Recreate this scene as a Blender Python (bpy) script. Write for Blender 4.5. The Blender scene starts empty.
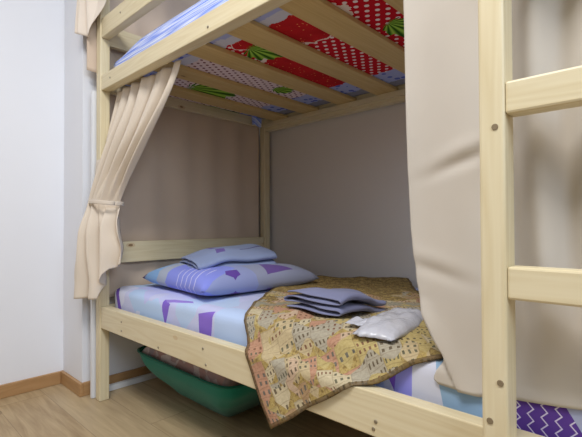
import bpy, bmesh, math, random
from mathutils import Vector, Matrix, noise

random.seed(7)
S = bpy.context.scene
COL = S.collection
PI = math.pi

# ------------------------------------------------------------------ camera
cam_d = bpy.data.cameras.new('camera')
cam = bpy.data.objects.new('camera', cam_d)
COL.objects.link(cam)
S.camera = cam
cam_d.sensor_width = 36.0
cam_d.lens = 419.65 / 582.0 * 36.0
cam_d.clip_start = 0.02
cam.location = (1.9896, -0.7945, 0.80)
cam.rotation_euler = (Matrix.Rotation(math.radians(43.302), 3, 'Z') @ Matrix.Rotation(math.radians(90.831), 3, 'X') @ Matrix.Rotation(math.radians(-0.2551), 3, 'Z')).to_euler()

# ------------------------------------------------------------------ world, lights, exposure
W = bpy.data.worlds.new('world')
S.world = W
W.use_nodes = True
bg = W.node_tree.nodes['Background']
bg.inputs['Color'].default_value = (0.90, 0.92, 1.0, 1)
bg.inputs['Strength'].default_value = 0.35
S.view_settings.view_transform = 'Standard'
S.view_settings.look = 'None'
S.view_settings.exposure = -0.30
S.view_settings.gamma = 1.0


def area(name, loc, target, sx, sy, power, colr):
    l = bpy.data.lights.new(name, 'AREA')
    l.shape = 'RECTANGLE'
    l.size, l.size_y = sx, sy
    l.energy = power
    l.color = colr
    o = bpy.data.objects.new(name, l)
    COL.objects.link(o)
    o.location = loc
    o.rotation_euler = (Vector(target) - Vector(loc)).to_track_quat('-Z', 'Y').to_euler()
    return o


area('ceiling_lamp', (1.55, -1.0, 2.62), (1.55, -1.0, 0), 1.2, 0.6, 60, (1.0, 0.985, 0.97))
area('window_daylight', (3.55, -0.85, 1.85), (0.0, -0.75, 1.3), 1.3, 1.0, 50, (0.70, 0.83, 1.0))


# ------------------------------------------------------------------ node helpers
def lin(c):
    return tuple(((v / 255.0) / 12.92 if v / 255.0 <= 0.04045 else ((v / 255.0 + 0.055) / 1.055) ** 2.4) for v in c) + (1.0,)


class NT:
    def __init__(self, name, rough=0.7, spec=0.3):
        self.m = bpy.data.materials.new(name)
        self.m.use_nodes = True
        self.t = self.m.node_tree
        self.p = self.t.nodes['Principled BSDF']
        self.p.inputs['Roughness'].default_value = rough
        self.p.inputs['Specular IOR Level'].default_value = spec

    def put(self, sock, v):
        if isinstance(v, bpy.types.NodeSocket):
            self.t.links.new(v, sock)
        elif isinstance(v, tuple) and len(v) == 4 and sock.type == 'VECTOR':
            sock.default_value = v[:3]
        else:
            sock.default_value = v

    def math(self, op, a, b=None, clamp=False):
        n = self.t.nodes.new('ShaderNodeMath')
        n.operation = op
        n.use_clamp = clamp
        self.put(n.inputs[0], a)
        if b is not None:
            self.put(n.inputs[1], b)
        return n.outputs[0]

    def coord(self, kind='Object'):
        return self.t.nodes.new('ShaderNodeTexCoord').outputs[kind]

    def sep(self, v):
        n = self.t.nodes.new('ShaderNodeSeparateXYZ')
        self.put(n.inputs[0], v)
        return n.outputs

    def comb(self, x, y, z=0.0):
        n = self.t.nodes.new('ShaderNodeCombineXYZ')
        for i, v in enumerate((x, y, z)):
            self.put(n.inputs[i], v)
        return n.outputs[0]

    def scale(self, v, s):
        n = self.t.nodes.new('ShaderNodeVectorMath')
        n.operation = 'MULTIPLY'
        self.put(n.inputs[0], v)
        n.inputs[1].default_value = s
        return n.outputs[0]

    def noise(self, v, scale=5.0, detail=3.0, rough=0.5, out='Fac', dist=0.0):
        n = self.t.nodes.new('ShaderNodeTexNoise')
        self.put(n.inputs['Vector'], v)
        n.inputs['Scale'].default_value = scale
        n.inputs['Detail'].default_value = detail
        n.inputs['Roughness'].default_value = rough
        n.inputs['Distortion'].default_value = dist
        return n.outputs[out]

    def voro(self, v, scale=5.0, feature='F1', out='Distance', metric='EUCLIDEAN', rnd=1.0):
        n = self.t.nodes.new('ShaderNodeTexVoronoi')
        n.feature = feature
        if feature == 'F1':
            n.distance = metric
        self.put(n.inputs['Vector'], v)
        n.inputs['Scale'].default_value = scale
        n.inputs['Randomness'].default_value = rnd
        return n.outputs[out]

    def white(self, v, out='Value'):
        n = self.t.nodes.new('ShaderNodeTexWhiteNoise')
        n.noise_dimensions = '3D'
        self.put(n.inputs['Vector'], v)
        return n.outputs[out]

    def ramp(self, f, stops, const=False):
        n = self.t.nodes.new('ShaderNodeValToRGB')
        self.put(n.inputs[0], f)
        e = n.color_ramp.elements
        while len(e) < len(stops):
            e.new(0.5)
        for el, (p, c) in zip(e, stops):
            el.position = p
            el.color = c
        n.color_ramp.interpolation = 'CONSTANT' if const else 'LINEAR'
        return n.outputs[0]

    def mix(self, f, a, b, mode='MIX'):
        n = self.t.nodes.new('ShaderNodeMix')
        n.data_type = 'RGBA'
        n.blend_type = mode
        self.put(n.inputs[0], f)
        self.put(n.inputs[6], a)
        self.put(n.inputs[7], b)
        return n.outputs[2]

    def poly(self, x, y, pts):
        """1 inside the convex polygon pts, else 0"""
        ar = sum(pts[i][0] * pts[(i + 1) % len(pts)][1] - pts[(i + 1) % len(pts)][0] * pts[i][1] for i in range(len(pts)))
        if ar < 0:
            pts = pts[::-1]
        res = None
        for i in range(len(pts)):
            (x0, y0), (x1, y1) = pts[i], pts[(i + 1) % len(pts)]
            a, b = -(y1 - y0), (x1 - x0)
            c = -(a * x0 + b * y0)
            v = self.math('ADD', self.math('ADD', self.math('MULTIPLY', x, a), self.math('MULTIPLY', y, b)), c)
            g = self.math('GREATER_THAN', v, 0.0)
            res = g if res is None else self.math('MULTIPLY', res, g)
        return res

    def disc(self, x, y, cx, cy, rx, ry, wob=None):
        a = self.math('DIVIDE', self.math('SUBTRACT', x, cx), rx)
        b = self.math('DIVIDE', self.math('SUBTRACT', y, cy), ry)
        d = self.math('ADD', self.math('MULTIPLY', a, a), self.math('MULTIPLY', b, b))
        if wob is not None:
            d = self.math('ADD', d, wob)
        return self.math('LESS_THAN', d, 1.0)

    def bump(self, h, strength=0.2, dist=0.01):
        n = self.t.nodes.new('ShaderNodeBump')
        n.inputs['Strength'].default_value = strength
        n.inputs['Distance'].default_value = dist
        self.put(n.inputs['Height'], h)
        self.t.links.new(n.outputs[0], self.p.inputs['Normal'])

    def done(self, colr):
        self.put(self.p.inputs['Base Color'], colr)
        return self.m


def flat(name, rgb, rough=0.6, spec=0.3, metal=0.0):
    n = NT(name, rough, spec)
    n.p.inputs['Metallic'].default_value = metal
    o = n.coord()
    f = n.noise(o, 6.0, 2.0)
    c = lin(rgb)
    d = tuple(v * 0.93 for v in c[:3]) + (1,)
    return n.done(n.mix(f, d, c))


def pine(name, axis, lightc=(227, 216, 184), darkc=(208, 191, 150)):
    n = NT(name, 0.42, 0.35)
    o = n.coord()
    st = [9.0, 9.0, 9.0]
    st[axis] = 0.55
    v = n.scale(o, tuple(st))
    warp = n.noise(v, 2.0, 2.0, dist=0.4)
    g = n.noise(n.scale(o, tuple(38.0 if i != axis else 1.1 for i in range(3))), 3.0, 3.0, 0.6)
    rings = n.math('FRACT', n.math('MULTIPLY', warp, 9.0))
    rings = n.math('ABSOLUTE', n.math('SUBTRACT', rings, 0.5))
    f = n.math('ADD', n.math('MULTIPLY', rings, 0.9), n.math('MULTIPLY', g, 0.55))
    base = n.mix(n.math('MULTIPLY', f, 0.9, True), lin(lightc), lin(darkc))
    kst = [7.0, 7.0, 7.0]
    kst[axis] = 3.6
    kv = n.voro(n.scale(o, tuple(kst)), 1.0)
    knot = n.math('LESS_THAN', n.math('ADD', kv, n.math('MULTIPLY', g, 0.03)), 0.058)
    halo = n.math('LESS_THAN', kv, 0.085)
    base = n.mix(n.math('MULTIPLY', halo, 0.35), base, lin((186, 146, 88)))
    base = n.mix(n.math('MULTIPLY', knot, 0.8), base, lin((120, 84, 50)))
    n.bump(f, 0.08, 0.002)
    return n.done(base)


def cloth(name, rgb, rough=0.85, weave=900.0):
    n = NT(name, rough, 0.15)
    n.p.inputs['Sheen Weight'].default_value = 0.15
    o = n.coord()
    f = n.noise(o, 7.0, 3.0)
    c = lin(rgb)
    d = tuple(v * 0.9 for v in c[:3]) + (1,)
    w = n.noise(n.scale(o, (1, 1, 0.35)), weave, 1.0)
    n.bump(w, 0.15, 0.001)
    return n.done(n.mix(f, d, c))


PX, PY, PZ = pine('pine_along_x', 0), pine('pine_along_y', 1), pine('pine_along_z', 2)
PSLAT_SHADED = pine('pine_slat_shaded', 1, (216, 190, 132), (192, 160, 100))  # upper slats' shade painted in: darker, more orange tone of the pale pine
M_CURT = cloth('beige_curtain', (226, 213, 196))
M_CURT_R = cloth('beige_curtain_thick', (207, 200, 190))
M_CREAM = cloth('cream_curtain', (234, 222, 208))
M_PANEL = cloth('brown_beige_panel', (214, 194, 174))
M_METAL = flat('screw_metal', (150, 140, 120), 0.4, 0.5, 0.6)
M_PLUG = flat('wood_plug', (134, 118, 92), 0.6)
M_PLASTIC = flat('white_plastic', (232, 234, 238), 0.35, 0.5)


# ------------------------------------------------------------------ object helpers
def link(name, me, mat, parent=None):
    o = bpy.data.objects.new(name, me)
    COL.objects.link(o)
    if mat:
        me.materials.append(mat)
    if parent is not None:
        o.parent = parent
        o.matrix_parent_inverse = Matrix.Identity(4)
        o.location = -world_loc(parent)
    return o


def world_loc(o):
    l = Vector(o.location)
    while o.parent:
        o = o.parent
        l += Vector(o.location)
    return l


def empty(name, loc):
    o = bpy.data.objects.new(name, None)
    COL.objects.link(o)
    o.location = loc
    o.empty_display_size = 0.1
    return o


def tag(o, label=None, cat=None, group=None, kind=None):
    if label:
        o['label'] = label
    if cat:
        o['category'] = cat
    if group:
        o['group'] = group
    if kind:
        o['kind'] = kind
    return o


def bm_obj(name, bm, mat, parent=None, smooth=False):
    bmesh.ops.recalc_face_normals(bm, faces=bm.faces)
    me = bpy.data.meshes.new(name)
    bm.to_mesh(me)
    bm.free()
    if smooth:
        for p in me.polygons:
            p.use_smooth = True
    return link(name, me, mat, parent)


def add_box(bm, x0, x1, y0, y1, z0, z1, bevel=0.0, seg=2):
    r = bmesh.ops.create_cube(bm, size=1.0)
    vs = r['verts']
    for v in vs:
        v.co = Vector(((x0 + x1) / 2 + v.co.x * (x1 - x0), (y0 + y1) / 2 + v.co.y * (y1 - y0), (z0 + z1) / 2 + v.co.z * (z1 - z0)))
    if bevel:
        es = list({e for v in vs for e in v.link_edges})
        bmesh.ops.bevel(bm, geom=es, offset=bevel, segments=seg, affect='EDGES', profile=0.5)


def box(name, x0, x1, y0, y1, z0, z1, mat, parent=None, bevel=0.003):
    bm = bmesh.new()
    add_box(bm, x0, x1, y0, y1, z0, z1, bevel)
    return bm_obj(name, bm, mat, parent)


def grid(name, fn, nu, nv, mat, parent=None, thick=0.0, sub=0, uv=None, offset=0.0):
    verts, faces = [], []
    for j in range(nv + 1):
        for i in range(nu + 1):
            verts.append(tuple(fn(i / nu, j / nv)))
    for j in range(nv):
        for i in range(nu):
            a = j * (nu + 1) + i
            faces.append((a, a + 1, a + nu + 2, a + nu + 1))
    me = bpy.data.meshes.new(name)
    me.from_pydata(verts, [], faces)
    if uv:
        l = me.uv_layers.new(name='UVMap')
        for poly in me.polygons:
            for li in poly.loop_indices:
                k = me.loops[li].vertex_index
                l.data[li].uv = uv((k % (nu + 1)) / nu, (k // (nu + 1)) / nv)
    for p in me.polygons:
        p.use_smooth = True
    o = link(name, me, mat, parent)
    if thick:
        s = o.modifiers.new('thickness', 'SOLIDIFY')
        s.thickness = thick
        s.offset = offset
    if sub:
        s = o.modifiers.new('smooth', 'SUBSURF')
        s.levels = s.render_levels = sub
    return o


def lerp(a, b, t):
    return a + (b - a) * t


def sstep(a, b, x):
    t = max(0.0, min(1.0, (x - a) / (b - a)))
    return t * t * (3 - 2 * t)


def ns(x, y, z=0.0):
    return noise.noise(Vector((x, y, z)))


def interp(tab, x):
    if x <= tab[0][0]:
        return tab[0][1]
    for (a, va), (b, vb) in zip(tab, tab[1:]):
        if x <= b:
            t = (x - a) / (b - a)
            return va + (vb - va) * t
    return tab[-1][1]


# ------------------------------------------------------------------ the room
WC = -0.09      # wall behind the bed head
WA = -0.340     # left wall
WB = -0.026     # short return wall
YB = 1.10      # back wall


def wall_mat(name, rgb):
    n = NT(name, 0.75, 0.2)
    o = n.coord()
    f = n.noise(o, 3.0, 3.0)
    c = lin(rgb)
    d = tuple(v * 0.96 for v in c[:3]) + (1,)
    n.bump(n.noise(o, 160.0, 2.0), 0.05, 0.001)
    return n.done(n.mix(f, d, c))


M_WALL = wall_mat('white_wall', (238, 240, 246))
M_CEIL = wall_mat('white_ceiling', (236, 236, 236))


def floor_mat():
    n = NT('oak_laminate', 0.42, 0.4)
    x, y, z = n.sep(n.coord())
    row = n.math('FLOOR', n.math('DIVIDE', n.math('ADD', y, 3.02), 0.192))
    off = n.math('MULTIPLY', n.white(n.comb(row, 3.3, 0.0)), 1.38)
    xs = n.math('DIVIDE', n.math('ADD', x, off), 1.38)
    col = n.math('FLOOR', xs)
    rnd = n.white(n.comb(row, col, 1.7))
    fy = n.math('FRACT', n.math('DIVIDE', n.math('ADD', y, 3.02), 0.192))
    fx = n.math('FRACT', xs)
    gr = n.noise(n.comb(n.math('ADD', n.math('MULTIPLY', x, 2.2), n.math('MULTIPLY', rnd, 17.0)), n.math('MULTIPLY', y, 26.0), rnd), 1.6, 4.0, 0.6, dist=0.6)
    cl = n.noise(n.comb(n.math('ADD', x, n.math('MULTIPLY', rnd, 9.0)), n.math('MULTIPLY', y, 3.0), 0.0), 3.2, 3.0)
    c = n.mix(n.ramp(gr, [(0.25, (0, 0, 0, 1)), (0.75, (1, 1, 1, 1))]), lin((146, 120, 86)), lin((194, 170, 132)))
    c = n.mix(n.math('MULTIPLY', n.ramp(cl, [(0.55, (0, 0, 0, 1)), (0.72, (1, 1, 1, 1))]), 0.35), c, lin((150, 122, 88)))
    c = n.mix(n.math('MULTIPLY', rnd, 0.35), c, lin((196, 178, 146)))
    kn = n.voro(n.comb(n.math('MULTIPLY', x, 2.6), n.math('MULTIPLY', y, 6.0), 0.0), 1.0)
    c = n.mix(n.math('MULTIPLY', n.math('LESS_THAN', kn, 0.10), 0.5), c, lin((112, 88, 62)))
    seam = n.math('ADD', n.math('LESS_THAN', fy, 0.012), n.math('LESS_THAN', fx, 0.0022), True)
    c = n.mix(n.math('MULTIPLY', seam, 0.55), c, lin((104, 84, 62)))
    n.bump(gr, 0.05, 0.002)
    return n.done(c)


def structure(name, x0, x1, y0, y1, z0, z1, mat, bevel=0.0):
    return tag(box(name, x0, x1, y0, y1, z0, z1, mat, None, bevel), kind='structure')


structure('floor', WA - 0.1, 3.6, -3.0, YB + 0.1, -0.05, 0.0, floor_mat())
structure('ceiling', WA - 0.1, 3.6, -3.0, YB + 0.1, 2.70, 2.75, M_CEIL)
structure('wall_left', WA - 0.1, WA, -3.0, WB, 0.0, 2.70, M_WALL)
structure('wall_return', WA - 0.1, WC, WB, WB + 0.10, 0.0, 2.70, M_WALL)
structure('wall_head', WC - 0.10, WC, WB + 0.10, YB, 0.0, 2.70, M_WALL)
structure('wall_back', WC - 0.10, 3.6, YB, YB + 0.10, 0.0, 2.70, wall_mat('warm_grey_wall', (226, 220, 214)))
M_BASE = pine('oak_baseboard', 0, (186, 148, 104), (164, 124, 82))
M_BASEY = pine('oak_baseboard_y', 1, (186, 148, 104), (164, 124, 82))
M_FAR = wall_mat('beige_wall', (176, 168, 158))
structure('wall_right', 3.6, 3.7, -3.1, YB + 0.10, 0.0, 2.70, M_FAR)
structure('wall_front', WA - 0.1, 3.6, -3.1, -3.0, 0.0, 2.70, M_FAR)
structure('baseboard_left', WA, WA + 0.016, -3.0, WB - 0.016, 0, 0.062, M_BASEY, 0.003)
structure('baseboard_return', WA, WC + 0.016, WB - 0.016, WB, 0, 0.062, M_BASE, 0.003)
structure('baseboard_head', WC, WC + 0.016, WB, YB, 0, 0.062, M_BASEY, 0.003)
structure('baseboard_back', WC + 0.016, 3.6, YB - 0.016, YB, 0, 0.062, M_BASE, 0.003)

# ------------------------------------------------------------------ cable ducts
d = empty('cable_duct', (-0.055, -0.02, 0))
box('duct_body', -0.039, -0.016, -0.006, 0.012, 0.001, 1.43, M_PLASTIC, d, 0.002)
box('duct_lid', -0.036, -0.019, -0.010, -0.006, 0.001, 1.43, M_PLASTIC, d, 0.001)
tag(d, 'narrow white plastic cable duct running upright beside the left front bed post', 'cable duct')
d = empty('cable_duct', (-0.055, 0.5, 0))
box('duct_body', -0.071, -0.041, 0.06, 1.0, 0.001, 0.022, M_PLASTIC, d, 0.002)
box('duct_lid', -0.068, -0.044, 0.06, 1.0, 0.022, 0.026, M_PLASTIC, d, 0.001)
tag(d, 'white plastic cable duct lying on the floor under the bed along the dark skirting', 'cable duct')

# ------------------------------------------------------------------ bunk bed
L, DW, P = 2.15, 1.073, 0.045
bed = empty('bunk_bed', (1.0, 0.5, 0))
tag(bed, 'pale pine bunk bed with slatted upper bunk and ladder at the front', 'bunk bed')
TOPZ = 2.25
for px0, py0 in ((0, 0), (0, DW - P), (L - P, 0), (L - P, DW - P)):
    box('corner_post', px0, px0 + P, py0, py0 + P, 0, TOPZ, PZ, bed, 0.004)
RY0, RY1 = 0.004, 0.042
LO = (0.333, 0.4307)
UP = (1.4195, 1.4885)
BY0, BY1 = DW - 0.042, DW - 0.004


def screw(parent, x, z, y, r=0.0045):
    bm = bmesh.new()
    bmesh.ops.create_cone(bm, cap_ends=True, segments=14, radius1=r, radius2=r * 0.8, depth=0.002)
    bmesh.ops.rotate(bm, cent=(0, 0, 0), matrix=Matrix.Rotation(PI / 2, 3, 'X'), verts=bm.verts)
    bmesh.ops.translate(bm, vec=(x, y - 0.001, z), verts=bm.verts)
    return bm_obj('screw_head', bm, M_METAL, parent)


lower_rail = box('side_rail', P, L - P, RY0, RY1, LO[0], LO[1], PX, bed)
for x, z in ((0.255, 0.394), (0.255, 0.356), (0.559, 0.347), (0.842, 0.399), (0.858, 0.350), (1.489, 0.368), (1.483, 0.350)):
    screw(lower_rail, x, z, RY0)
upper_rail = box('side_rail', P, L - P, RY0, RY1, UP[0], UP[1], PX, bed)
for x, z in ((0.872, 1.440), (0.14, 1.455)):
    screw(upper_rail, x, z, RY0)
box('side_rail', P, L - P, BY0, BY1, LO[0], LO[1], PX, bed)
box('side_rail', P, L - P, BY0, BY1, 1.393, UP[1], PX, bed)
g = box('guard_rail', P, L - P, RY0, RY1, 1.662, 1.75, PX, bed)
screw(g, 0.24, 1.71, RY0)
box('guard_rail', P, L - P, BY0, BY1, 1.662, 1.75, PX, bed)
for x0 in (0.010, L - 0.036):
    box('end_rail', x0, x0 + 0.026, P, DW - P, 0.6224, 0.7224, PY, bed)
    box('end_rail', x0 - (0.008 if x0 < 1 else -0.008), x0 + 0.026 - (0.008 if x0 < 1 else -0.008), P, DW - P, LO[0], LO[1], PY, bed)
    box('end_rail', x0, x0 + 0.026, P, DW - P, UP[0], UP[1], PY, bed)
    box('end_rail', x0, x0 + 0.026, P, DW - P, 1.64, 1.735, PY, bed)
    box('canopy_rail', x0, x0 + 0.026, P, DW - P, 2.19, 2.25, PY, bed)
box('canopy_rail', P, L - P, RY0, RY1, 2.19, 2.25, PX, bed)
SLZ0, SLZ1 = 1.442, 1.458
slat = None
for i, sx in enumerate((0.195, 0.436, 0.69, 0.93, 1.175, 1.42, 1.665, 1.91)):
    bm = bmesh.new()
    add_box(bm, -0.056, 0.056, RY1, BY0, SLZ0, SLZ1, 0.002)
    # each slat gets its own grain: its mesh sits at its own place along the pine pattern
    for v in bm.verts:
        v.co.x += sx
    bm_obj('slat', bm, PSLAT_SHADED, bed)
box('ledger', P, L - P, BY0 - 0.018, BY0, 1.415, SLZ0, PX, bed, 0.002)
box('ledger', P, L - P, RY1, RY1 + 0.012, 1.424, SLZ0, PX, bed, 0.002)
for x in [0.12 + 0.238 * i for i in range(9)]:
    box('slat', x - 0.045, x + 0.045, RY1, BY0, 0.337, 0.355, PY, bed, 0.002)

# ladder on the front
ladder = None
bm = bmesh.new()
add_box(bm, 1.7313, 1.773, -0.050, 0.0035, 0, 1.86, 0.006, 3)
add_box(bm, 2.109, 2.151, -0.050, -0.0005, 0, 1.86, 0.006, 3)
ladder = bm_obj('ladder', bm, PZ, bed)
for zt in (0.422, 0.7288, 1.0361, 1.343, 1.65):
    box('rung', 1.773, 2.109, -0.046, -0.006, zt - 0.054, zt, PX, ladder, 0.004)
for x, z in ((1.758, 0.962), (1.762, 0.536), (1.745, 0.469)):
    bm = bmesh.new()
    bmesh.ops.create_cone(bm, cap_ends=True, segments=18, radius1=0.0055, radius2=0.005, depth=0.0016)
    bmesh.ops.rotate(bm, cent=(0, 0, 0), matrix=Matrix.Rotation(PI / 2, 3, 'X'), verts=bm.verts)
    bmesh.ops.translate(bm, vec=(x, -0.0506, z), verts=bm.verts)
    bm_obj('bolt_plug', bm, M_PLUG, ladder)

# ------------------------------------------------------------------ mattresses
LAV, PERI, PURP, LBLUE, WHT, GREY = (196, 200, 236), (150, 150, 236), (112, 76, 190), (182, 204, 240), (222, 226, 244), (176, 180, 200)


def sheet_mat(name, patches, sxy, zig=None, base=LAV, hatch=True, vs=5.5, cells=((182, 206, 240), (214, 218, 242), (188, 196, 230), (192, 196, 240), (168, 166, 228)), white_lines=None):
    """printed cotton: big soft-edged patches of lavender, blue, white and purple"""
    n = NT(name, 0.8, 0.15)
    n.p.inputs['Sheen Weight'].default_value = 0.1
    x, y, z = n.sep(n.coord())
    s = n.math('ADD', y, z) if sxy else y
    if sxy:
        s = n.math('SUBTRACT', s, 0.515)
    v = n.comb(x, s, 0.0)
    cell = n.voro(v, vs, 'F1', 'Color', 'MANHATTAN')
    r = n.sep(cell)[0]
    c = n.ramp(r, [(0.0, lin(base)), (0.24, lin(cells[0])), (0.42, lin(cells[1])), (0.62, lin(cells[2])), (0.80, lin(cells[3])), (0.95, lin(cells[4]))], True)
    if hatch:
        h = n.math('FRACT', n.math('MULTIPLY', n.math('ADD', x, n.math('MULTIPLY', s, 0.6)), 120.0))
        h = n.math('LESS_THAN', h, 0.35)
        hm = n.math('GREATER_THAN', n.sep(cell)[1], 0.6)
        c = n.mix(n.math('MULTIPLY', n.math('MULTIPLY', h, hm), 0.35), c, lin(WHT))
    for pts, rgb in patches:
        pts = [(q[0] * 1.05, q[1]) for q in pts]
        c = n.mix(n.poly(x, s, pts), c, lin(rgb))
    if white_lines:
        for pts, freq in white_lines:
            pts = [(q[0] * 1.05, q[1]) for q in pts]
            q = n.math('LESS_THAN', n.math('FRACT', n.math('MULTIPLY', n.math('ADD', x, n.math('MULTIPLY', s, 0.4)), freq)), 0.14)
            c = n.mix(n.math('MULTIPLY', n.poly(x, s, pts), n.math('MULTIPLY', q, 0.7)), c, lin((226, 226, 250)))
    if zig:
        pts, = zig
        c = n.mix(n.poly(x, s, pts), c, lin((98, 66, 158)))
        tri = n.math('ABSOLUTE', n.math('SUBTRACT', n.math('FRACT', n.math('DIVIDE', s, 0.021)), 0.5))
        ph = n.math('FRACT', n.math('DIVIDE', n.math('ADD', x, n.math('MULTIPLY', tri, 0.020)), 0.022))
        line = n.math('LESS_THAN', ph, 0.14)
        c = n.mix(n.math('MULTIPLY', n.poly(x, s, pts), line), c, lin((222, 214, 240)))
    n.bump(n.noise(n.coord(), 500.0, 1.0), 0.06, 0.001)
    return n.done(c)


M_SHEET = sheet_mat('blue_patchwork_sheet', [
    ([(0.05, 0.09), (0.085, 0.06), (0.13, -0.05), (0.09, -0.03)], PURP),
    ([(0.485, -0.05), (0.512, 0.045), (0.455, 0.07), (0.46, 0.01)], (128, 98, 204)),
    ([(0.49, 0.05), (0.63, 0.085), (0.61, 0.10), (0.455, 0.07)], (150, 128, 214)),
    ([(0.695, 0.035), (0.780, 0.062), (0.765, -0.05), (0.705, -0.06)], (136, 106, 206)),
    ([(0.79, 0.13), (0.98, 0.13), (0.98, -0.12), (0.78, -0.12)], (186, 206, 240)),
    ([(1.44, 0.09), (1.475, 0.09), (1.468, -0.12), (1.42, -0.12)], PERI),
    ([(1.375, 0.07), (1.445, 0.09), (1.43, -0.03)], (120, 84, 206)),
    ([(1.20, 0.1), (1.385, 0.1), (1.42, -0.12), (1.20, -0.12)], (168, 184, 232)),
    ([(1.475, 0.09), (1.515, 0.09), (1.56, -0.12), (1.468, -0.12)], (214, 218, 236)),
    ([(1.515, 0.09), (1.69, 0.09), (1.69, -0.14), (1.56, -0.14)], (150, 182, 214)),
    ([(1.70, 0.09), (2.0, 0.09), (2.0, -0.2), (1.70, -0.2)], (176, 184, 218)),
], True, zig=([(1.70, 0.10), (1.79, 0.10), (1.95, -0.16), (1.70, -0.16)],))


def mattress_bm(x0, x1, y0, y1, z0, z1, r=0.03, wr=0.006, seed=0.0):
    bm = bmesh.new()
    add_box(bm, x0, x1, y0, y1, z0, z1)
    bmesh.ops.subdivide_edges(bm, edges=[e for e in bm.edges if abs(e.verts[0].co.x - e.verts[1].co.x) > 0.5], cuts=60, use_grid_fill=True)
    bmesh.ops.subdivide_edges(bm, edges=[e for e in bm.edges if abs(e.verts[0].co.y - e.verts[1].co.y) > 0.5], cuts=28, use_grid_fill=True)
    bmesh.ops.subdivide_edges(bm, edges=[e for e in bm.edges if abs(e.verts[0].co.z - e.verts[1].co.z) > 0.05], cuts=10, use_grid_fill=True)
    for v in bm.verts:
        c = v.co
        q = Vector((min(max(c.x, x0 + r), x1 - r), min(max(c.y, y0 + r), y1 - r), min(max(c.z, z0 + r * 0.6), z1 - r)))
        dv = c - q
        if dv.length > 1e-6:
            k = r if c.z > z0 + r else r * 0.8
            c = q + dv.normalized() * min(dv.length, k)
        if c.z > z0 + 0.03:
            c.z += wr * ns(c.x * 9 + seed, c.y * 9, 0) + wr * 0.5 * ns(c.x * 23, c.y * 21, seed)
        c.y += wr * 0.35 * (ns(c.x * 14, c.z * 18, seed) + 0.6) * (1 if c.y < (y0 + y1) / 2 else -1)
        v.co = c
    return bm


mt = bm_obj('mattress', mattress_bm(0.031, 2.09, 0.061, 1.020, 0.3555, 0.512, 0.032, 0.005), M_SHEET, None, True)
tag(mt, 'lower bunk mattress in a blue lavender and purple patchwork fitted sheet', 'mattress')


def straw_mat():
    n = NT('strawberry_print', 0.85, 0.1)
    x, y, z = n.sep(n.coord())
    wob = n.math('MULTIPLY', n.math('SUBTRACT', n.noise(n.coord(), 30.0, 2.0), 0.5), 0.9)

    def dots(sc, r, ang=0.6):
        u = n.math('MULTIPLY', n.math('ADD', x, n.math('MULTIPLY', y, ang)), sc)
        w = n.math('MULTIPLY', n.math('SUBTRACT', y, n.math('MULTIPLY', x, ang)), sc)
        a = n.math('SUBTRACT', n.math('FRACT', u), 0.5)
        b = n.math('SUBTRACT', n.math('FRACT', w), 0.5)
        return n.math('LESS_THAN', n.math('ADD', n.math('MULTIPLY', a, a), n.math('MULTIPLY', b, b)), r * r)
    red = n.mix(dots(27.0, 0.24), lin((196, 24, 40)), lin((240, 226, 226)))
    pale = n.mix(dots(31.0, 0.22), lin((228, 210, 214)), lin((110, 30, 52)))
    c = n.mix(n.math('GREATER_THAN', x, 0.72), pale, red)
    seeds = n.math('LESS_THAN', n.voro(n.comb(x, y, 0.0), 55.0), 0.16)
    berry = n.mix(seeds, n.mix(n.noise(n.coord(), 14.0, 2.0), lin((150, 14, 26)), lin((216, 44, 48))), lin((232, 150, 96)))
    for cx, cy, rx, ry in ((1.07, 0.245, 0.16, 0.115), (0.80, 0.60, 0.13, 0.25), (0.82, 0.20, 0.05, 0.04), (1.50, 0.7, 0.12, 0.16)):
        c = n.mix(n.disc(x, y, cx, cy, rx * 1.12, ry * 1.1, wob), c, lin((236, 222, 214)))
        c = n.mix(n.disc(x, y, cx, cy, rx, ry, wob), c, berry)
    for cx, cy, rx, ry in ((0.85, 0.30, 0.10, 0.075), (1.31, 0.48, 0.06, 0.07), (0.30, 0.44, 0.10, 0.12), (0.56, 0.67, 0.05, 0.05), (0.03, 0.7, 0.05, 0.2)):
        ang = n.math('ARCTAN2', n.math('SUBTRACT', x, cx - 0.4 * rx), n.math('SUBTRACT', y, cy - 0.9 * ry))
        ray = n.math('SINE', n.math('MULTIPLY', ang, 17.0))
        leaf = n.ramp(n.math('ADD', n.math('MULTIPLY', ray, 0.5), 0.5), [(0.0, lin((40, 78, 24))), (0.35, lin((92, 150, 40))), (1.0, lin((170, 208, 84)))])
        jag = n.math('ADD', wob, n.math('MULTIPLY', ray, 0.22))
        c = n.mix(n.disc(x, y, cx, cy, rx, ry, jag), c, leaf)
    blue = n.mix(n.math('GREATER_THAN', n.voro(n.comb(x, y, 0.0), 26.0), 0.36), lin((96, 112, 200)), lin((170, 180, 226)))
    edge = n.math('ADD', y, n.math('MULTIPLY', wob, 0.05))
    c = n.mix(n.math('LESS_THAN', edge, 0.165), c, lin((204, 206, 220)))
    c = n.mix(n.math('LESS_THAN', edge, 0.12), c, blue)
    c = n.mix(n.math('GREATER_THAN', edge, 0.80), c, blue)
    c = n.mix(n.math('GREATER_THAN', edge, 0.93), c, lin((140, 142, 156)))
    return n.done(c)


um = bm_obj('mattress', mattress_bm(0.055, 2.09, 0.062, 1.018, 1.4585, 1.545, 0.02, 0.004, 5.0), straw_mat(), None, True)
tag(um, 'upper bunk mattress with red strawberry print seen between the slats', 'mattress')


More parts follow.
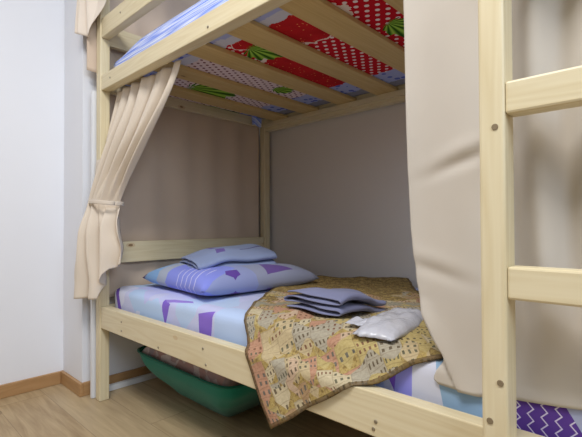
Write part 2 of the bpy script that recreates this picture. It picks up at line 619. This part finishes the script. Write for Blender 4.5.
def stripe_sheet_mat():
    n = NT('blue_white_sheet', 0.7, 0.2)
    x, y, z = n.sep(n.coord())
    w = n.noise(n.comb(n.math('MULTIPLY', x, 0.9), n.math('MULTIPLY', n.math('ADD', y, n.math('MULTIPLY', z, 1.2)), 34.0), 0.0), 1.5, 2.0)
    c = n.ramp(w, [(0.0, lin((90, 116, 222))), (0.36, lin((104, 134, 234))), (0.42, lin((206, 218, 250))), (0.48, lin((118, 146, 238))), (0.54, lin((226, 232, 252))), (0.62, lin((120, 146, 232))), (0.68, lin((220, 228, 252)))])
    return n.done(c)


def usheet(u, v):
    x = lerp(0.058, 2.085, u)
    # v: from the front tuck up over the mattress edge to the back
    path = [(0.0, (0.056, 1.505)), (0.06, (0.056, 1.52)), (0.11, (0.058, 1.548)), (0.16, (0.072, 1.566)), (0.24, (0.11, 1.570)), (1.0, (1.0, 1.556))]
    y = interp([(a, b[0]) for a, b in path], v)
    z = interp([(a, b[1]) for a, b in path], v)
    z += (0.007 * ns(x * 3, y * 14, 2.0) + 0.006 + 0.034 * sstep(0.06, 0.32, x)) * sstep(0.05, 0.16, v)
    return x, y, z


us = grid('bed_sheet', usheet, 70, 60, stripe_sheet_mat(), None, 0.0015, 0)


def corner_tuck(u, v):
    a = lerp(-0.4, 0.5, u)
    return 0.085 + 0.10 * a * (0.35 - 0.2 * v), 0.915 + 0.10 * a * 0.6 + 0.006 * math.sin(7 * u + 1), lerp(1.4575, 1.405, v) + 0.008 * math.sin(5 * u)


grid('sheet_corner', corner_tuck, 14, 8, us.data.materials[0], us, 0.003, 0)
tag(us, 'blue and white sheet on the upper bunk mattress above the front rail', 'bed sheet')

# ------------------------------------------------------------------ pillow and folded linen
M_PIL = sheet_mat('pillow_patchwork', [
    ([(-0.1, -0.1), (0.150, -0.1), (0.125, 0.7), (-0.1, 0.7)], (98, 76, 168)),
    ([(0.150, -0.1), (0.25, -0.1), (0.23, 0.7), (0.125, 0.7)], (136, 178, 226)),
    ([(0.25, -0.1), (0.33, -0.1), (0.31, 0.7), (0.23, 0.7)], (172, 182, 202)),
    ([(0.33, 0.0), (0.70, 0.0), (0.60, 0.31), (0.31, 0.31)], (136, 146, 230)),
    ([(0.605, 0.255), (0.632, 0.235), (0.655, 0.265), (0.645, 0.30), (0.615, 0.305)], (100, 70, 160)),
    ([(0.50, 0.36), (0.75, 0.38), (0.72, 0.8), (0.48, 0.8)], (152, 158, 184)),
    ([(0.555, 0.47), (0.665, 0.43), (0.672, 0.58)], (108, 84, 152)),
], False, base=(160, 172, 206), vs=4.0, hatch=False, cells=((156, 176, 212), (168, 176, 206), (160, 172, 206), (150, 160, 206), (150, 150, 204)),
    white_lines=[([(0.40, 0.06), (0.62, 0.06), (0.58, 0.24), (0.40, 0.24)], 26.0)])
PCX, PCY, PA, PB = 0.444, 0.430, 0.286, 0.300
PROT = math.radians(-6)


def pillow_bm():
    bm = bmesh.new()
    N = 36
    top, bot = {}, {}
    for j in range(N + 1):
        for i in range(N + 1):
            u, v = 2 * i / N - 1, 2 * j / N - 1
            x = PCX + u * PA * (1 - 0.07 * (1 - v * v))
            y = PCY + v * PB * (1 - 0.07 * (1 - u * u))
            dx, dy = x - PCX, y - PCY
            x, y = PCX + dx * math.cos(PROT) - dy * math.sin(PROT), PCY + dx * math.sin(PROT) + dy * math.cos(PROT)
            e = max(0.0, (1 - u ** 4) * (1 - v ** 4)) ** 0.42
            zt = 0.554 + 0.078 * e + 0.006 * ns(x * 11, y * 11, 1.0) * e
            zt -= 0.018 * math.exp(-(((x - 0.43) / 0.16) ** 2 + ((y - 0.43) / 0.2) ** 2))
            zb = max(0.519, 0.554 - 0.045 * e)
            top[i, j] = bm.verts.new((x, y, zt))
            edge = i in (0, N) or j in (0, N)
            bot[i, j] = top[i, j] if edge else bm.verts.new((x, y, zb))
    for j in range(N):
        for i in range(N):
            bm.faces.new((top[i, j], top[i + 1, j], top[i + 1, j + 1], top[i, j + 1]))
            q = [bot[i, j], bot[i, j + 1], bot[i + 1, j + 1], bot[i + 1, j]]
            bm.faces.new(q)
    return bm


pl = bm_obj('pillow', pillow_bm(), M_PIL, None, True)
tag(pl, 'square pillow in blue and purple patchwork case at the head of the lower bunk', 'pillow')


def folded(name, W, D, n, t, mat, loc, rz, rad=None, seed=0.0, sag=0.0, droop=None, tilt=(0, 0), shrink=0.0, thick=None):
    """cloth folded zigzag: n layers stacked, folds at the ends of W, length D along local y"""
    prof = []
    for k in range(n):
        z = t * (k + 0.5)
        xs = [lerp(-W / 2 + t, W / 2 - t, q / 12) for q in range(13)]
        inset = shrink * k
        if k % 2:
            xs = xs[::-1]
        for x in xs:
            prof.append((x * (1 - inset), z))
        if k < n - 1:
            sgn = 1 if k % 2 == 0 else -1
            ex = sgn * (W / 2 - t) * (1 - inset)
            for q in range(1, 6):
                a = -PI / 2 + PI * q / 6
                prof.append((ex + sgn * math.cos(a) * t * 0.9, z + t / 2 + math.sin(a) * t / 2))
    np_ = len(prof) - 1
    c, s_ = math.cos(rz), math.sin(rz)

    def fn(u, v):
        x, z = prof[int(round(u * np_))]
        y = lerp(-D / 2, D / 2, v)
        z0 = z
        z += sag * ns(x * 8 + seed, y * 8, z * 3) * (0.4 + z / (n * t))
        x += 0.5 * sag * ns(z * 60 + seed, y * 10, 1.0)
        y += sag * 0.8 * ns(x * 9, z * 60, seed)
        if droop:
            z += droop(x, y)
        z += tilt[0] * x + tilt[1] * y
        return loc[0] + c * x - s_ * y, loc[1] + s_ * x + c * y, loc[2] + z
    return grid(name, fn, np_, 14, mat, None, thick or t * 0.62, 1)


M_LINEN = sheet_mat('folded_linen_print', [
    ([(0.33, 0.36), (0.39, 0.35), (0.40, 0.40), (0.345, 0.41)], (104, 90, 156)),
    ([(0.43, 0.34), (0.48, 0.31), (0.49, 0.35), (0.45, 0.375)], (108, 92, 160)),
    ([(0.20, 0.58), (0.33, 0.60), (0.30, 0.70), (0.20, 0.70)], (116, 100, 196)),
    ([(0.475, 0.44), (0.485, 0.44), (0.475, 0.60), (0.463, 0.60)], (70, 66, 130)),
], False, base=(140, 156, 188), vs=3.0, hatch=False, cells=((144, 162, 194), (140, 156, 188), (148, 160, 192), (138, 152, 188), (144, 160, 190)))
fl = folded('folded_bed_linen', 0.29, 0.37, 4, 0.0185, M_LINEN, (0.440, 0.420, 0.620), math.radians(-17), seed=3.0, sag=0.010,
            droop=lambda x, y: -0.034 * sstep(0.04, 0.2, -y) - 0.024 * sstep(0.03, 0.17, x) + 0.014 * math.exp(-((y - 0.15) / 0.06) ** 2 - ((x + 0.04) / 0.08) ** 2))
tag(fl, 'folded blue-grey patchwork bed linen lying on top of the pillow', 'folded linen')

# ------------------------------------------------------------------ tapestry blanket
E1 = Vector((0.574, -0.819))
E2 = Vector((0.819, 0.574))
P1 = Vector((0.508, 0.732))
BLW, BLL = 0.60, 1.168


def drape(yf):
    """flat y -> (y, z) over mattress edge and front rail"""
    pts = [(0.14, 0.524), (0.105, 0.522), (0.076, 0.518), (0.055, 0.502), (0.044, 0.462), (0.030, 0.443), (0.004, 0.4365), (-0.003, 0.424), (-0.004, 0.10)]
    if yf >= pts[0][0]:
        return yf, pts[0][1]
    rem = pts[0][0] - yf
    for a, b in zip(pts, pts[1:]):
        l = math.hypot(b[0] - a[0], b[1] - a[1])
        if rem <= l:
            t = rem / l
            return lerp(a[0], b[0], t), lerp(a[1], b[1], t)
        rem -= l
    return pts[-1]


def bl(u, v):
    w = u * BLW + 0.006 * ns(v * 6, 1.0)
    l = v * BLL + 0.006 * ns(u * 6, 4.0)
    p = P1 + E2 * w + E1 * l
    y, z = drape(p.y)
    x = p.x
    top = sstep(0.06, 0.16, y)
    z += top * (0.004 + 0.012 * max(0.0, ns(x * 7, y * 9, 8.0)) + 0.006 * max(0, ns(x * 17, y * 15, 3.0)))
    z += 0.018 * sstep(0.17, 0.0, v) * (0.6 + 0.4 * ns(u * 5, 2.0))          # puffed rolled back edge
    # soft cross-wrinkles near the front edge
    wv = math.sin(11 * w + 16 * l + 2 * ns(x * 4, y * 4))
    z += 0.0035 * top * (1 + wv) * sstep(0.35, 0.8, v)
    hang = sstep(0.42, 0.30, z) if y < 0.01 else 0.0
    y -= hang * (0.006 + 0.007 * math.sin(9 * w * 3.0 + 1.0))
    y -= 0.001 if y < 0.05 else 0
    if y > 1.09:
        y = 1.09
    return x, y, z


def blanket_mat():
    n = NT('townhouse_tapestry', 0.9, 0.1)
    u0, v0, _ = n.sep(n.coord('UV'))          # metres across / down the blanket
    uv = n.comb(u0, v0, 0.0)
    wn = n.sep(n.noise(uv, 9.0, 2.0, out='Color'))
    u = n.math('ADD', u0, n.math('MULTIPLY', n.math('SUBTRACT', wn[0], 0.5), 0.030))
    v = n.math('ADD', v0, n.math('MULTIPLY', n.math('SUBTRACT', wn[1], 0.5), 0.045))
    fine = n.noise(uv, 120.0, 3.0, 0.7)

    def houses(HW, HH, seed, cols, rows):
        cx = n.math('FLOOR', n.math('DIVIDE', u, HW))
        fx = n.math('FRACT', n.math('DIVIDE', u, HW))
        r0 = n.white(n.comb(cx, seed, 0.0))
        vv = n.math('DIVIDE', n.math('ADD', v, n.math('MULTIPLY', r0, HH * 0.9)), HH)
        cy = n.math('FLOOR', vv)
        fy = n.math('FRACT', vv)
        rnd = n.white(n.comb(cx, cy, seed + 2.0))
        wall = n.ramp(rnd, [(0.0, lin((214, 194, 152))), (0.16, lin((204, 150, 124))), (0.30, lin((208, 188, 122))), (0.44, lin((222, 192, 164))), (0.60, lin((188, 182, 164))), (0.76, lin((226, 212, 176))), (0.92, lin((196, 160, 120)))], True)
        cw = n.math('ADD', cols, n.math('FLOOR', n.math('MULTIPLY', n.white(n.comb(cx, cy, seed + 5.0)), 2.0)))
        wx = n.math('FRACT', n.math('MULTIPLY', fx, cw))
        wy = n.math('FRACT', n.math('MULTIPLY', fy, rows))
        win = n.math('MULTIPLY', n.math('MULTIPLY', n.math('GREATER_THAN', wx, 0.36), n.math('LESS_THAN', wx, 0.76)),
                     n.math('MULTIPLY', n.math('GREATER_THAN', wy, 0.34), n.math('LESS_THAN', wy, 0.80)))
        storey = n.math('GREATER_THAN', n.white(n.comb(n.math('FLOOR', n.math('MULTIPLY', fy, rows)), n.math('ADD', cx, n.math('MULTIPLY', cy, 13.0)), seed)), 0.25)
        wc = n.ramp(n.white(n.comb(cx, cy, seed + 7.0)), [(0.0, lin((78, 66, 54))), (0.35, lin((84, 92, 96))), (0.6, lin((120, 66, 52))), (0.8, lin((74, 84, 70)))], True)
        c = n.mix(n.math('MULTIPLY', n.math('MULTIPLY', win, storey), 0.95), wall, wc)
        tri = n.math('MULTIPLY', n.math('ABSOLUTE', n.math('SUBTRACT', fx, 0.5)), 0.55)
        roof = n.math('LESS_THAN', n.math('SUBTRACT', n.math('SUBTRACT', 1.0, fy), tri), 0.02)
        folc = n.ramp(n.noise(uv, 80.0, 3.0, 0.7), [(0.25, lin((86, 70, 40))), (0.42, lin((160, 132, 70))), (0.55, lin((206, 180, 104))), (0.7, lin((170, 148, 82))), (0.85, lin((220, 202, 150)))])
        c = n.mix(roof, c, folc)
        line = n.math('ADD', n.math('LESS_THAN', fx, 0.05), n.math('LESS_THAN', n.math('ABSOLUTE', n.math('SUBTRACT', n.math('FRACT', n.math('MULTIPLY', fy, rows)), 0.06)), 0.05), True)
        return n.mix(n.math('MULTIPLY', line, 0.32), c, lin((104, 80, 52)))
    h1 = houses(0.056, 0.120, 5.0, 3.0, 5.0)
    h2 = houses(0.044, 0.090, 11.0, 3.0, 4.0)
    c = n.mix(n.math('GREATER_THAN', n.noise(uv, 11.0, 1.0), 0.52), h1, h2)
    big = n.noise(n.comb(u0, v0, 3.0), 8.0, 3.0)
    zone = n.math('ADD', n.math('MULTIPLY', n.math('SUBTRACT', 0.62, v0), 1.6), n.math('MULTIPLY', n.math('SUBTRACT', big, 0.5), 2.2))
    speck = n.voro(uv, 105.0)
    trees = n.mix(n.math('LESS_THAN', speck, 0.30), n.ramp(n.noise(uv, 38.0, 3.0, 0.65), [(0.3, lin((92, 74, 40))), (0.5, lin((160, 132, 68))), (0.7, lin((206, 182, 112)))]), lin((72, 60, 44)))
    c = n.mix(n.math('GREATER_THAN', zone, 0.16), c, trees)
    band = n.math('ABSOLUTE', n.math('SUBTRACT', n.math('ADD', v0, n.math('MULTIPLY', u0, 0.10)), n.math('ADD', 0.62, n.math('MULTIPLY', big, 0.14))))
    river = n.math('LESS_THAN', band, 0.030)
    rc = n.mix(n.noise(n.comb(u0, n.math('MULTIPLY', v0, 5.0), 0.0), 55.0, 3.0, 0.7), lin((84, 86, 80)), lin((206, 204, 184)))
    c = n.mix(n.math('MULTIPLY', river, n.ramp(n.noise(uv, 24.0, 2.0), [(0.35, (0, 0, 0, 1)), (0.5, (1, 1, 1, 1))])), c, rc)
    c = n.mix(0.55, c, n.mix(n.ramp(fine, [(0.3, (0, 0, 0, 1)), (0.7, (1, 1, 1, 1))]), n.mix(0.45, c, lin((70, 54, 34))), n.mix(0.3, c, lin((236, 222, 190)))))
    bu = n.math('MINIMUM', n.math('MINIMUM', u0, n.math('SUBTRACT', BLW, u0)), n.math('MINIMUM', v0, n.math('SUBTRACT', BLL, v0)))
    c = n.mix(n.math('MULTIPLY', n.math('LESS_THAN', bu, 0.011), 0.8), c, n.mix(n.math('LESS_THAN', speck, 0.4), lin((110, 90, 62)), lin((60, 48, 36))))
    c = n.mix(0.26, c, lin((100, 82, 54)))
    n.bump(fine, 0.25, 0.002)
    return n.done(c)


bk = grid('tapestry_blanket', bl, 90, 170, blanket_mat(), None, 0.004, 0, uv=lambda u, v: (u * BLW, v * BLL), offset=1.0)
tag(bk, 'tapestry blanket patterned with town houses hanging over the lower bunk rail', 'blanket')

# ------------------------------------------------------------------ towel and plastic packet
M_TOWEL = cloth('blue_grey_towel', (128, 132, 164), 0.95, 500.0)
tw = folded('folded_towel', 0.235, 0.225, 4, 0.0145, M_TOWEL, (1.178, 0.265, 0.536), math.radians(-3), seed=9.0, sag=0.017, thick=0.006,
            droop=lambda x, y: -0.010 * sstep(0.0, 0.1, x) * sstep(0.0, 0.1, y) - 0.012 * sstep(0.02, 0.11, y))
tag(tw, 'blue-grey towel folded in layers on the tapestry blanket', 'towel')


def packet_mat():
    n = NT('clear_plastic_film', 0.22, 0.6)
    o = n.coord()
    f = n.noise(o, 22.0, 3.0)
    n.p.inputs['Transmission Weight'].default_value = 0.25
    n.bump(n.noise(o, 45.0, 3.0, dist=1.0), 0.5, 0.006)
    return n.done(n.mix(f, lin((206, 208, 222)), lin((240, 241, 248))))


M_FILM = packet_mat()


def packet_bm(a, b, h, zc, seed, corner=0.5):
    bm = bmesh.new()
    N = 30
    top, bot = {}, {}
    for j in range(N + 1):
        for i in range(N + 1):
            u, v = 2 * i / N - 1, 2 * j / N - 1
            e = max(0.0, (1 - u ** 4) * (1 - v ** 4)) ** corner
            x = u * a * (1 + 0.08 * ns(v * 3, seed)) * (1 - 0.30 * max(0, v)) * (1 - 0.18 * v * v)
            y = v * b * (1 + 0.08 * ns(u * 3, seed + 4))
            cr = 0.30 * h * (ns(u * 2.5, v * 3.5, seed) + 0.6 * abs(ns(u * 5, v * 6, seed + 2)))
            top[i, j] = bm.verts.new((x, y, zc + (h + cr) * e))
            bot[i, j] = top[i, j] if i in (0, N) or j in (0, N) else bm.verts.new((x, y, zc - 0.008 * e))
    for j in range(N):
        for i in range(N):
            bm.faces.new((top[i, j], top[i + 1, j], top[i + 1, j + 1], top[i, j + 1]))
            bm.faces.new((bot[i, j], bot[i, j + 1], bot[i + 1, j + 1], bot[i + 1, j]))
    return bm


pk = empty('plastic_packet', (1.348, 0.24, 0.553))
bm = packet_bm(0.066, 0.165, 0.027, 0.0, 2.0, 0.8)
bmesh.ops.rotate(bm, cent=(0, 0, 0), matrix=Matrix.Rotation(math.radians(9), 3, 'Z'), verts=bm.verts)
bmesh.ops.translate(bm, vec=(1.412, 0.232, 0.529), verts=bm.verts)
bm_obj('wrapped_body', bm, M_FILM, pk, True)


def flap(u, v):
    x = lerp(1.335, 1.43, u)
    y = lerp(0.10, 0.15, v) + 0.02 * u
    return x, y, 0.536 + 0.006 * (1 + ns(u * 6, v * 4, 5.0)) + 0.008 * v


grid('film_flap', flap, 16, 8, M_FILM, pk, 0.001, 1)
tag(pk, 'white plastic-wrapped packet lying beside the folded towel', 'packet')

# ------------------------------------------------------------------ green bag under the bed
M_GREEN = cloth('teal_green_fabric', (0, 120, 102), 0.7, 700.0)


def bag_ring(k):
    """half sizes and centre of the bag at height fraction k"""
    x0 = interp([(0, 0.345), (0.15, 0.28), (0.4, 0.20), (0.75, 0.155), (1, 0.145)], k)
    x1 = interp([(0, 0.60), (0.15, 0.66), (0.4, 0.74), (0.75, 0.82), (1, 0.845)], k)
    y0 = interp([(0, 0.29), (0.15, 0.235), (0.4, 0.175), (0.75, 0.12), (1, 0.10)], k)
    y1 = interp([(0, 0.56), (0.4, 0.66), (1, 0.70)], k)
    return x0, x1, y0, y1


def bag_pt(a, k, z):
    x0, x1, y0, y1 = bag_ring(k)
    cx, cy, hx, hy = (x0 + x1) / 2, (y0 + y1) / 2, (x1 - x0) / 2, (y1 - y0) / 2
    c, s = math.cos(a), math.sin(a)
    pw = 0.20
    x = cx + hx * math.copysign(abs(c) ** pw, c)
    y = cy + hy * math.copysign(abs(s) ** pw, s)
    q = 0.007 * ns(x * 8, y * 8, z * 10)
    return x + q, y + q, z


bm = bmesh.new()
NA, NK = 72, 14
rows = []
for k in range(NK + 1):
    f = k / NK
    rows.append([bm.verts.new(bag_pt(2 * PI * i / NA, f, 0.002 + 0.232 * f ** 0.85 + 0.006 * ns(i * 0.2, 3.0) * f)) for i in range(NA)])
for k in range(NK):
    for i in range(NA):
        bm.faces.new((rows[k][i], rows[k][(i + 1) % NA], rows[k + 1][(i + 1) % NA], rows[k + 1][i]))
bm.faces.new(rows[0][::-1])
bagE = empty('storage_bag', (0.46, 0.4, 0))
bo = bm_obj('bag_body', bm, M_GREEN, bagE, True)
m = bo.modifiers.new('thickness', 'SOLIDIFY')
m.thickness = 0.004
bm = bmesh.new()
for k, (dz, sc) in enumerate(((0.0, 0.0), (0.004, 0.006), (0.008, 0.0))):
    pass
ring = [bag_pt(2 * PI * i / NA, 1.0, 0.234) for i in range(NA)]
prev = None
secs = []
for i in range(NA):
    p = Vector(ring[i])
    n_ = Vector((p.x - 0.495, p.y - 0.4, 0)).normalized()
    z = Vector((0, 0, 1))
    secs.append([bm.verts.new(p + 0.005 * (math.cos(a) * n_ + math.sin(a) * z)) for a in [2 * PI * q / 6 for q in range(6)]])
for i in range(NA):
    for q in range(6):
        bm.faces.new((secs[i][q], secs[(i + 1) % NA][q], secs[(i + 1) % NA][(q + 1) % 6], secs[i][(q + 1) % 6]))
bm_obj('bag_hem', bm, cloth('dark_green_hem', (0, 92, 74)), bagE, True)
tag(bagE, 'green fabric storage bag on the floor under the lower bunk', 'storage bag')


def quilt_mat():
    n = NT('faded_pink_grey_print', 0.9, 0.1)
    o = n.coord()
    c = n.ramp(n.voro(o, 28.0, 'F1', 'Color'), [(0.0, lin((186, 150, 150))), (0.3, lin((226, 214, 212))), (0.5, lin((190, 146, 140))), (0.7, lin((160, 150, 160))), (0.88, lin((220, 206, 198)))], True)
    c = n.mix(n.noise(o, 30.0, 2.0), c, lin((170, 152, 148)))
    return n.done(c)


def quilt(u, v):
    a, b = 2 * u - 1, 2 * v - 1
    x = lerp(0.180, 0.800, u)
    y = lerp(0.130, 0.665, v)
    e = (max(0.0, 1 - a ** 4) * max(0.0, 1 - b ** 4)) ** 0.35
    return x, y, 0.214 + 0.078 * e + 0.012 * ns(x * 14, y * 14, 6.0) * e


ql = grid('quilt', quilt, 50, 40, quilt_mat(), None, 0.012, 0)
tag(ql, 'crumpled pink and grey patterned quilt inside the green bag', 'quilt')

# ------------------------------------------------------------------ curtains
CURT_TIE_Z = 0.902


def gather(u):
    """where the tied cloth runs: round the front of the post, then back into the bed"""
    x = interp([(0, -0.012), (0.38, 0.060), (1, 0.142)], u)
    y = interp([(0, -0.024), (0.38, -0.022), (0.5, -0.006), (1, 0.052)], u)
    return x, y + 0.013 * math.sin(2 * PI * 5.0 * u + 0.5) * sstep(1.05, 0.5, u) - 0.004


def left_curtain(u, v):
    """u across the cloth, v from the rail (0) through the tie (v=.52) to the hem (1)"""
    vt = 0.52
    xg, yg = gather(u)
    if v <= vt:
        s = v / vt
        z = lerp(1.418, CURT_TIE_Z, s)
        k = lerp(s ** 1.15, sstep(0, 1, s), 0.35)
        xt = lerp(0.062, 0.616, u ** 0.92)
        yt = 0.068 + 0.012 * math.sin(2 * PI * 6.0 * u + 0.6) * (0.35 + 0.65 * s)
        x, y = lerp(xt, xg, k), lerp(yt, yg, k ** 1.2)
        # long rounded folds with sharp creases between them, facing into the room
        q = abs(math.sin(PI * 5.6 * u ** 0.72 + 0.25 + 0.5 * s + 0.7 * ns(u * 4, s * 2, 4.0))) ** 0.75
        am = 0.064 * math.sin(PI * min(1.0, 0.12 + 0.88 * s) ** 0.9) * (0.75 + 0.5 * ns(u * 6, s * 2, 7.0))
        x += 0.6 * am * (q - 0.55)
        y -= am * (q - 0.55)
        if z > UP[0] - 0.03:
            y = max(y, RY1 + 0.008)
        elif x < P + 0.008 and -0.006 < y < P + 0.006:
            if s < 0.6:
                y = P + 0.006
            else:
                y = -0.006
        return x, y, z
    s = (v - vt) / (1 - vt)
    zh = interp([(0, 0.474), (0.50, 0.478), (0.56, 0.53), (0.70, 0.565), (0.80, 0.61), (1, 0.635)], u)
    z = lerp(CURT_TIE_Z, zh, s)
    k = s ** 0.8
    xb = interp([(0, -0.030), (0.5, 0.105), (0.75, 0.15), (1, 0.215)], u)
    yb = interp([(0, -0.076), (0.5, -0.026), (0.75, -0.016), (1, 0.040)], u) 
    x, y = lerp(xg, xb, k), lerp(yg, yb, k)
    y -= 0.012 * math.sin(PI * min(1, s * 1.2)) * (1 - u)
    q = abs(math.sin(PI * 3.3 * u + 0.5 + 0.9 * ns(u * 3, s * 2, 9.0))) ** 0.75
    y -= 0.058 * sstep(0, 0.35, s) * (q - 0.5)
    x += 0.024 * sstep(0, 0.35, s) * (q - 0.5)
    if x < P + 0.012:
        y = min(y, -0.014 if x < 0.004 else -0.006)
    elif z < 0.55:
        y = min(y, 0.054)
    return x, y, z


cl = empty('bed_curtain', (0.08, -0.02, 0.47))
grid('curtain_cloth', left_curtain, 120, 90, M_CURT, cl, 0.002, 0)


def tie(u, v):
    a = 2 * PI * u
    r = 0.0
    cx, cy = 0.075, 0.016
    x = cx + 0.088 * math.copysign(abs(math.cos(a)) ** 0.75, math.cos(a))
    y = cy + 0.062 * math.copysign(abs(math.sin(a)) ** 0.75, math.sin(a))
    z = CURT_TIE_Z + lerp(-0.009, 0.009, v) + 0.006 * math.cos(a + 2.6)
    return x, y, z


grid('tie_band', tie, 60, 4, M_CURT, cl, 0.003, 0)


tag(cl, 'beige curtain gathered and tied to the left front bed post', 'curtain')

EDGE = [(0.44, 1.66), (0.455, 1.625), (0.475, 1.597), (0.495, 1.605), (0.525, 1.624), (0.56, 1.60), (0.606, 1.574), (0.68, 1.560), (0.787, 1.547), (0.92, 1.541), (1.08, 1.538), (1.42, 1.533)]


def right_curtain(u, v):
    hem = interp([(0, 0.466), (0.15, 0.462), (0.3, 0.474), (0.45, 0.482), (1, 0.52)], u)
    z = lerp(1.415, hem, v)
    xe = interp(EDGE, z)
    x = lerp(xe, 2.1, u)
    y = 0.058
    wv = x + 0.012 * ns(z * 2.5, 1.0) + 0.02 * (z - 0.8)
    y += 0.014 * sstep(1.70, 1.78, x) * math.sin(2 * PI * (wv - 1.752) / 0.088 + 1.2) * sstep(0.45, 0.75, z) 
    y += 0.007 * sstep(1.72, 1.60, x) * math.sin(2 * PI * (x - 1.53) / 0.21) * sstep(0.5, 0.9, z)
    y += 0.004 * ns(x * 9, z * 4, 2.0)
    # the front corner is folded back behind a slanting crease
    if z < 0.64:
        xc = lerp(1.650, 1.574, (z - 0.466) / 0.14)
        dl = xc - x
        y -= 0.010 * sstep(0.66, 0.58, z) * math.exp(-(dl / 0.030) ** 2) * (1 if dl < 0 else 0.0)
        y += 0.016 * sstep(-0.002, 0.006, dl) * sstep(0.63, 0.58, z)
    # diagonal pull creases
    for zc, xm, sl, am in ((0.925, 1.66, 0.30, 0.006), (0.70, 1.60, -0.25, 0.004)):
        dd = (z - zc) - sl * (x - xm)
        y += am * (math.exp(-(dd / 0.014) ** 2) - 0.6 * math.exp(-((dd - 0.026) / 0.018) ** 2)) * math.exp(-((x - xm) / 0.07) ** 2)
    y = max(RY1 + 0.0035, y) if z < LO[1] + 0.02 or z > UP[0] - 0.02 else max(0.022, y)
    if z < 0.53:
        y = max(0.0455, min(y, lerp(0.056, 0.075, sstep(0.49, 0.53, z))))
    return x, y, z


cr_ = empty('bed_curtain', (1.75, 0.06, 0.47))
grid('curtain_cloth', right_curtain, 110, 130, M_CURT_R, cr_, 0.002, 0)
tag(cr_, 'flat beige curtain hanging behind the ladder at the right', 'curtain')


def head_panel(u, v):
    y = lerp(0.052, 1.02, u)
    z = lerp(1.47, 0.46, v)
    x = -0.006 + 0.006 * math.sin(2 * PI * (5.3 * u + 0.12 * ns(v * 2, 3.0))) + 0.004 * ns(u * 5, v * 2)
    return min(x, 0.005), y, z


hp = grid('bed_curtain', head_panel, 90, 40, M_PANEL, None, 0.002, 0)
tag(hp, 'brownish beige cloth panel closing the head end of the lower bunk', 'curtain')


def upper_panel(u, v):
    y = lerp(-0.034, 1.02, u)
    z = lerp(2.19, interp([(0, 1.522), (0.04, 1.515), (0.2, 1.505), (1, 1.505)], u), v)
    x = -0.018 + 0.007 * math.sin(2 * PI * (6.1 * u)) - 0.006 * sstep(0.1, 0.0, u)
    return x, y, z


up = grid('bed_curtain', upper_panel, 100, 40, M_PANEL, None, 0.002, 0)
tag(up, 'brownish beige cloth panel at the head end of the upper bunk', 'curtain')


def upper_curtain(u, v):
    zt, zg = 2.20, 2.02
    if v < 0.5:
        s = v / 0.5
        k = sstep(0, 1, s)
        x = lerp(lerp(0.07, 0.5, u), lerp(-0.035, 0.20, u), k)
        y = lerp(-0.005, -0.030, k) + lerp(0.006, 0.014, k) * math.sin(2 * PI * 5 * u)
        return x, min(y, -0.006), lerp(zt, zg, s)
    s = (v - 0.5) / 0.5
    hem = interp([(0, 1.687), (0.6, 1.666), (0.72, 1.665), (0.84, 1.74), (1, 1.835)], u)
    k = s ** 0.35
    x = lerp(lerp(-0.035, 0.20, u), interp([(0, -0.052), (0.55, 0.0), (0.8, 0.045), (1, 0.16)], u), k)
    y = lerp(-0.030, interp([(0, -0.078), (0.6, -0.045), (1, -0.014)], u), k) + 0.013 * math.sin(2 * PI * lerp(5, 2.4, k) * u)
    return x, min(y, -0.007), lerp(zg, hem, s)


uc = grid('bed_curtain', upper_curtain, 90, 60, M_CREAM, None, 0.002, 0)
tag(uc, 'cream curtain tail hanging in front of the upper end of the left bed post', 'curtain')
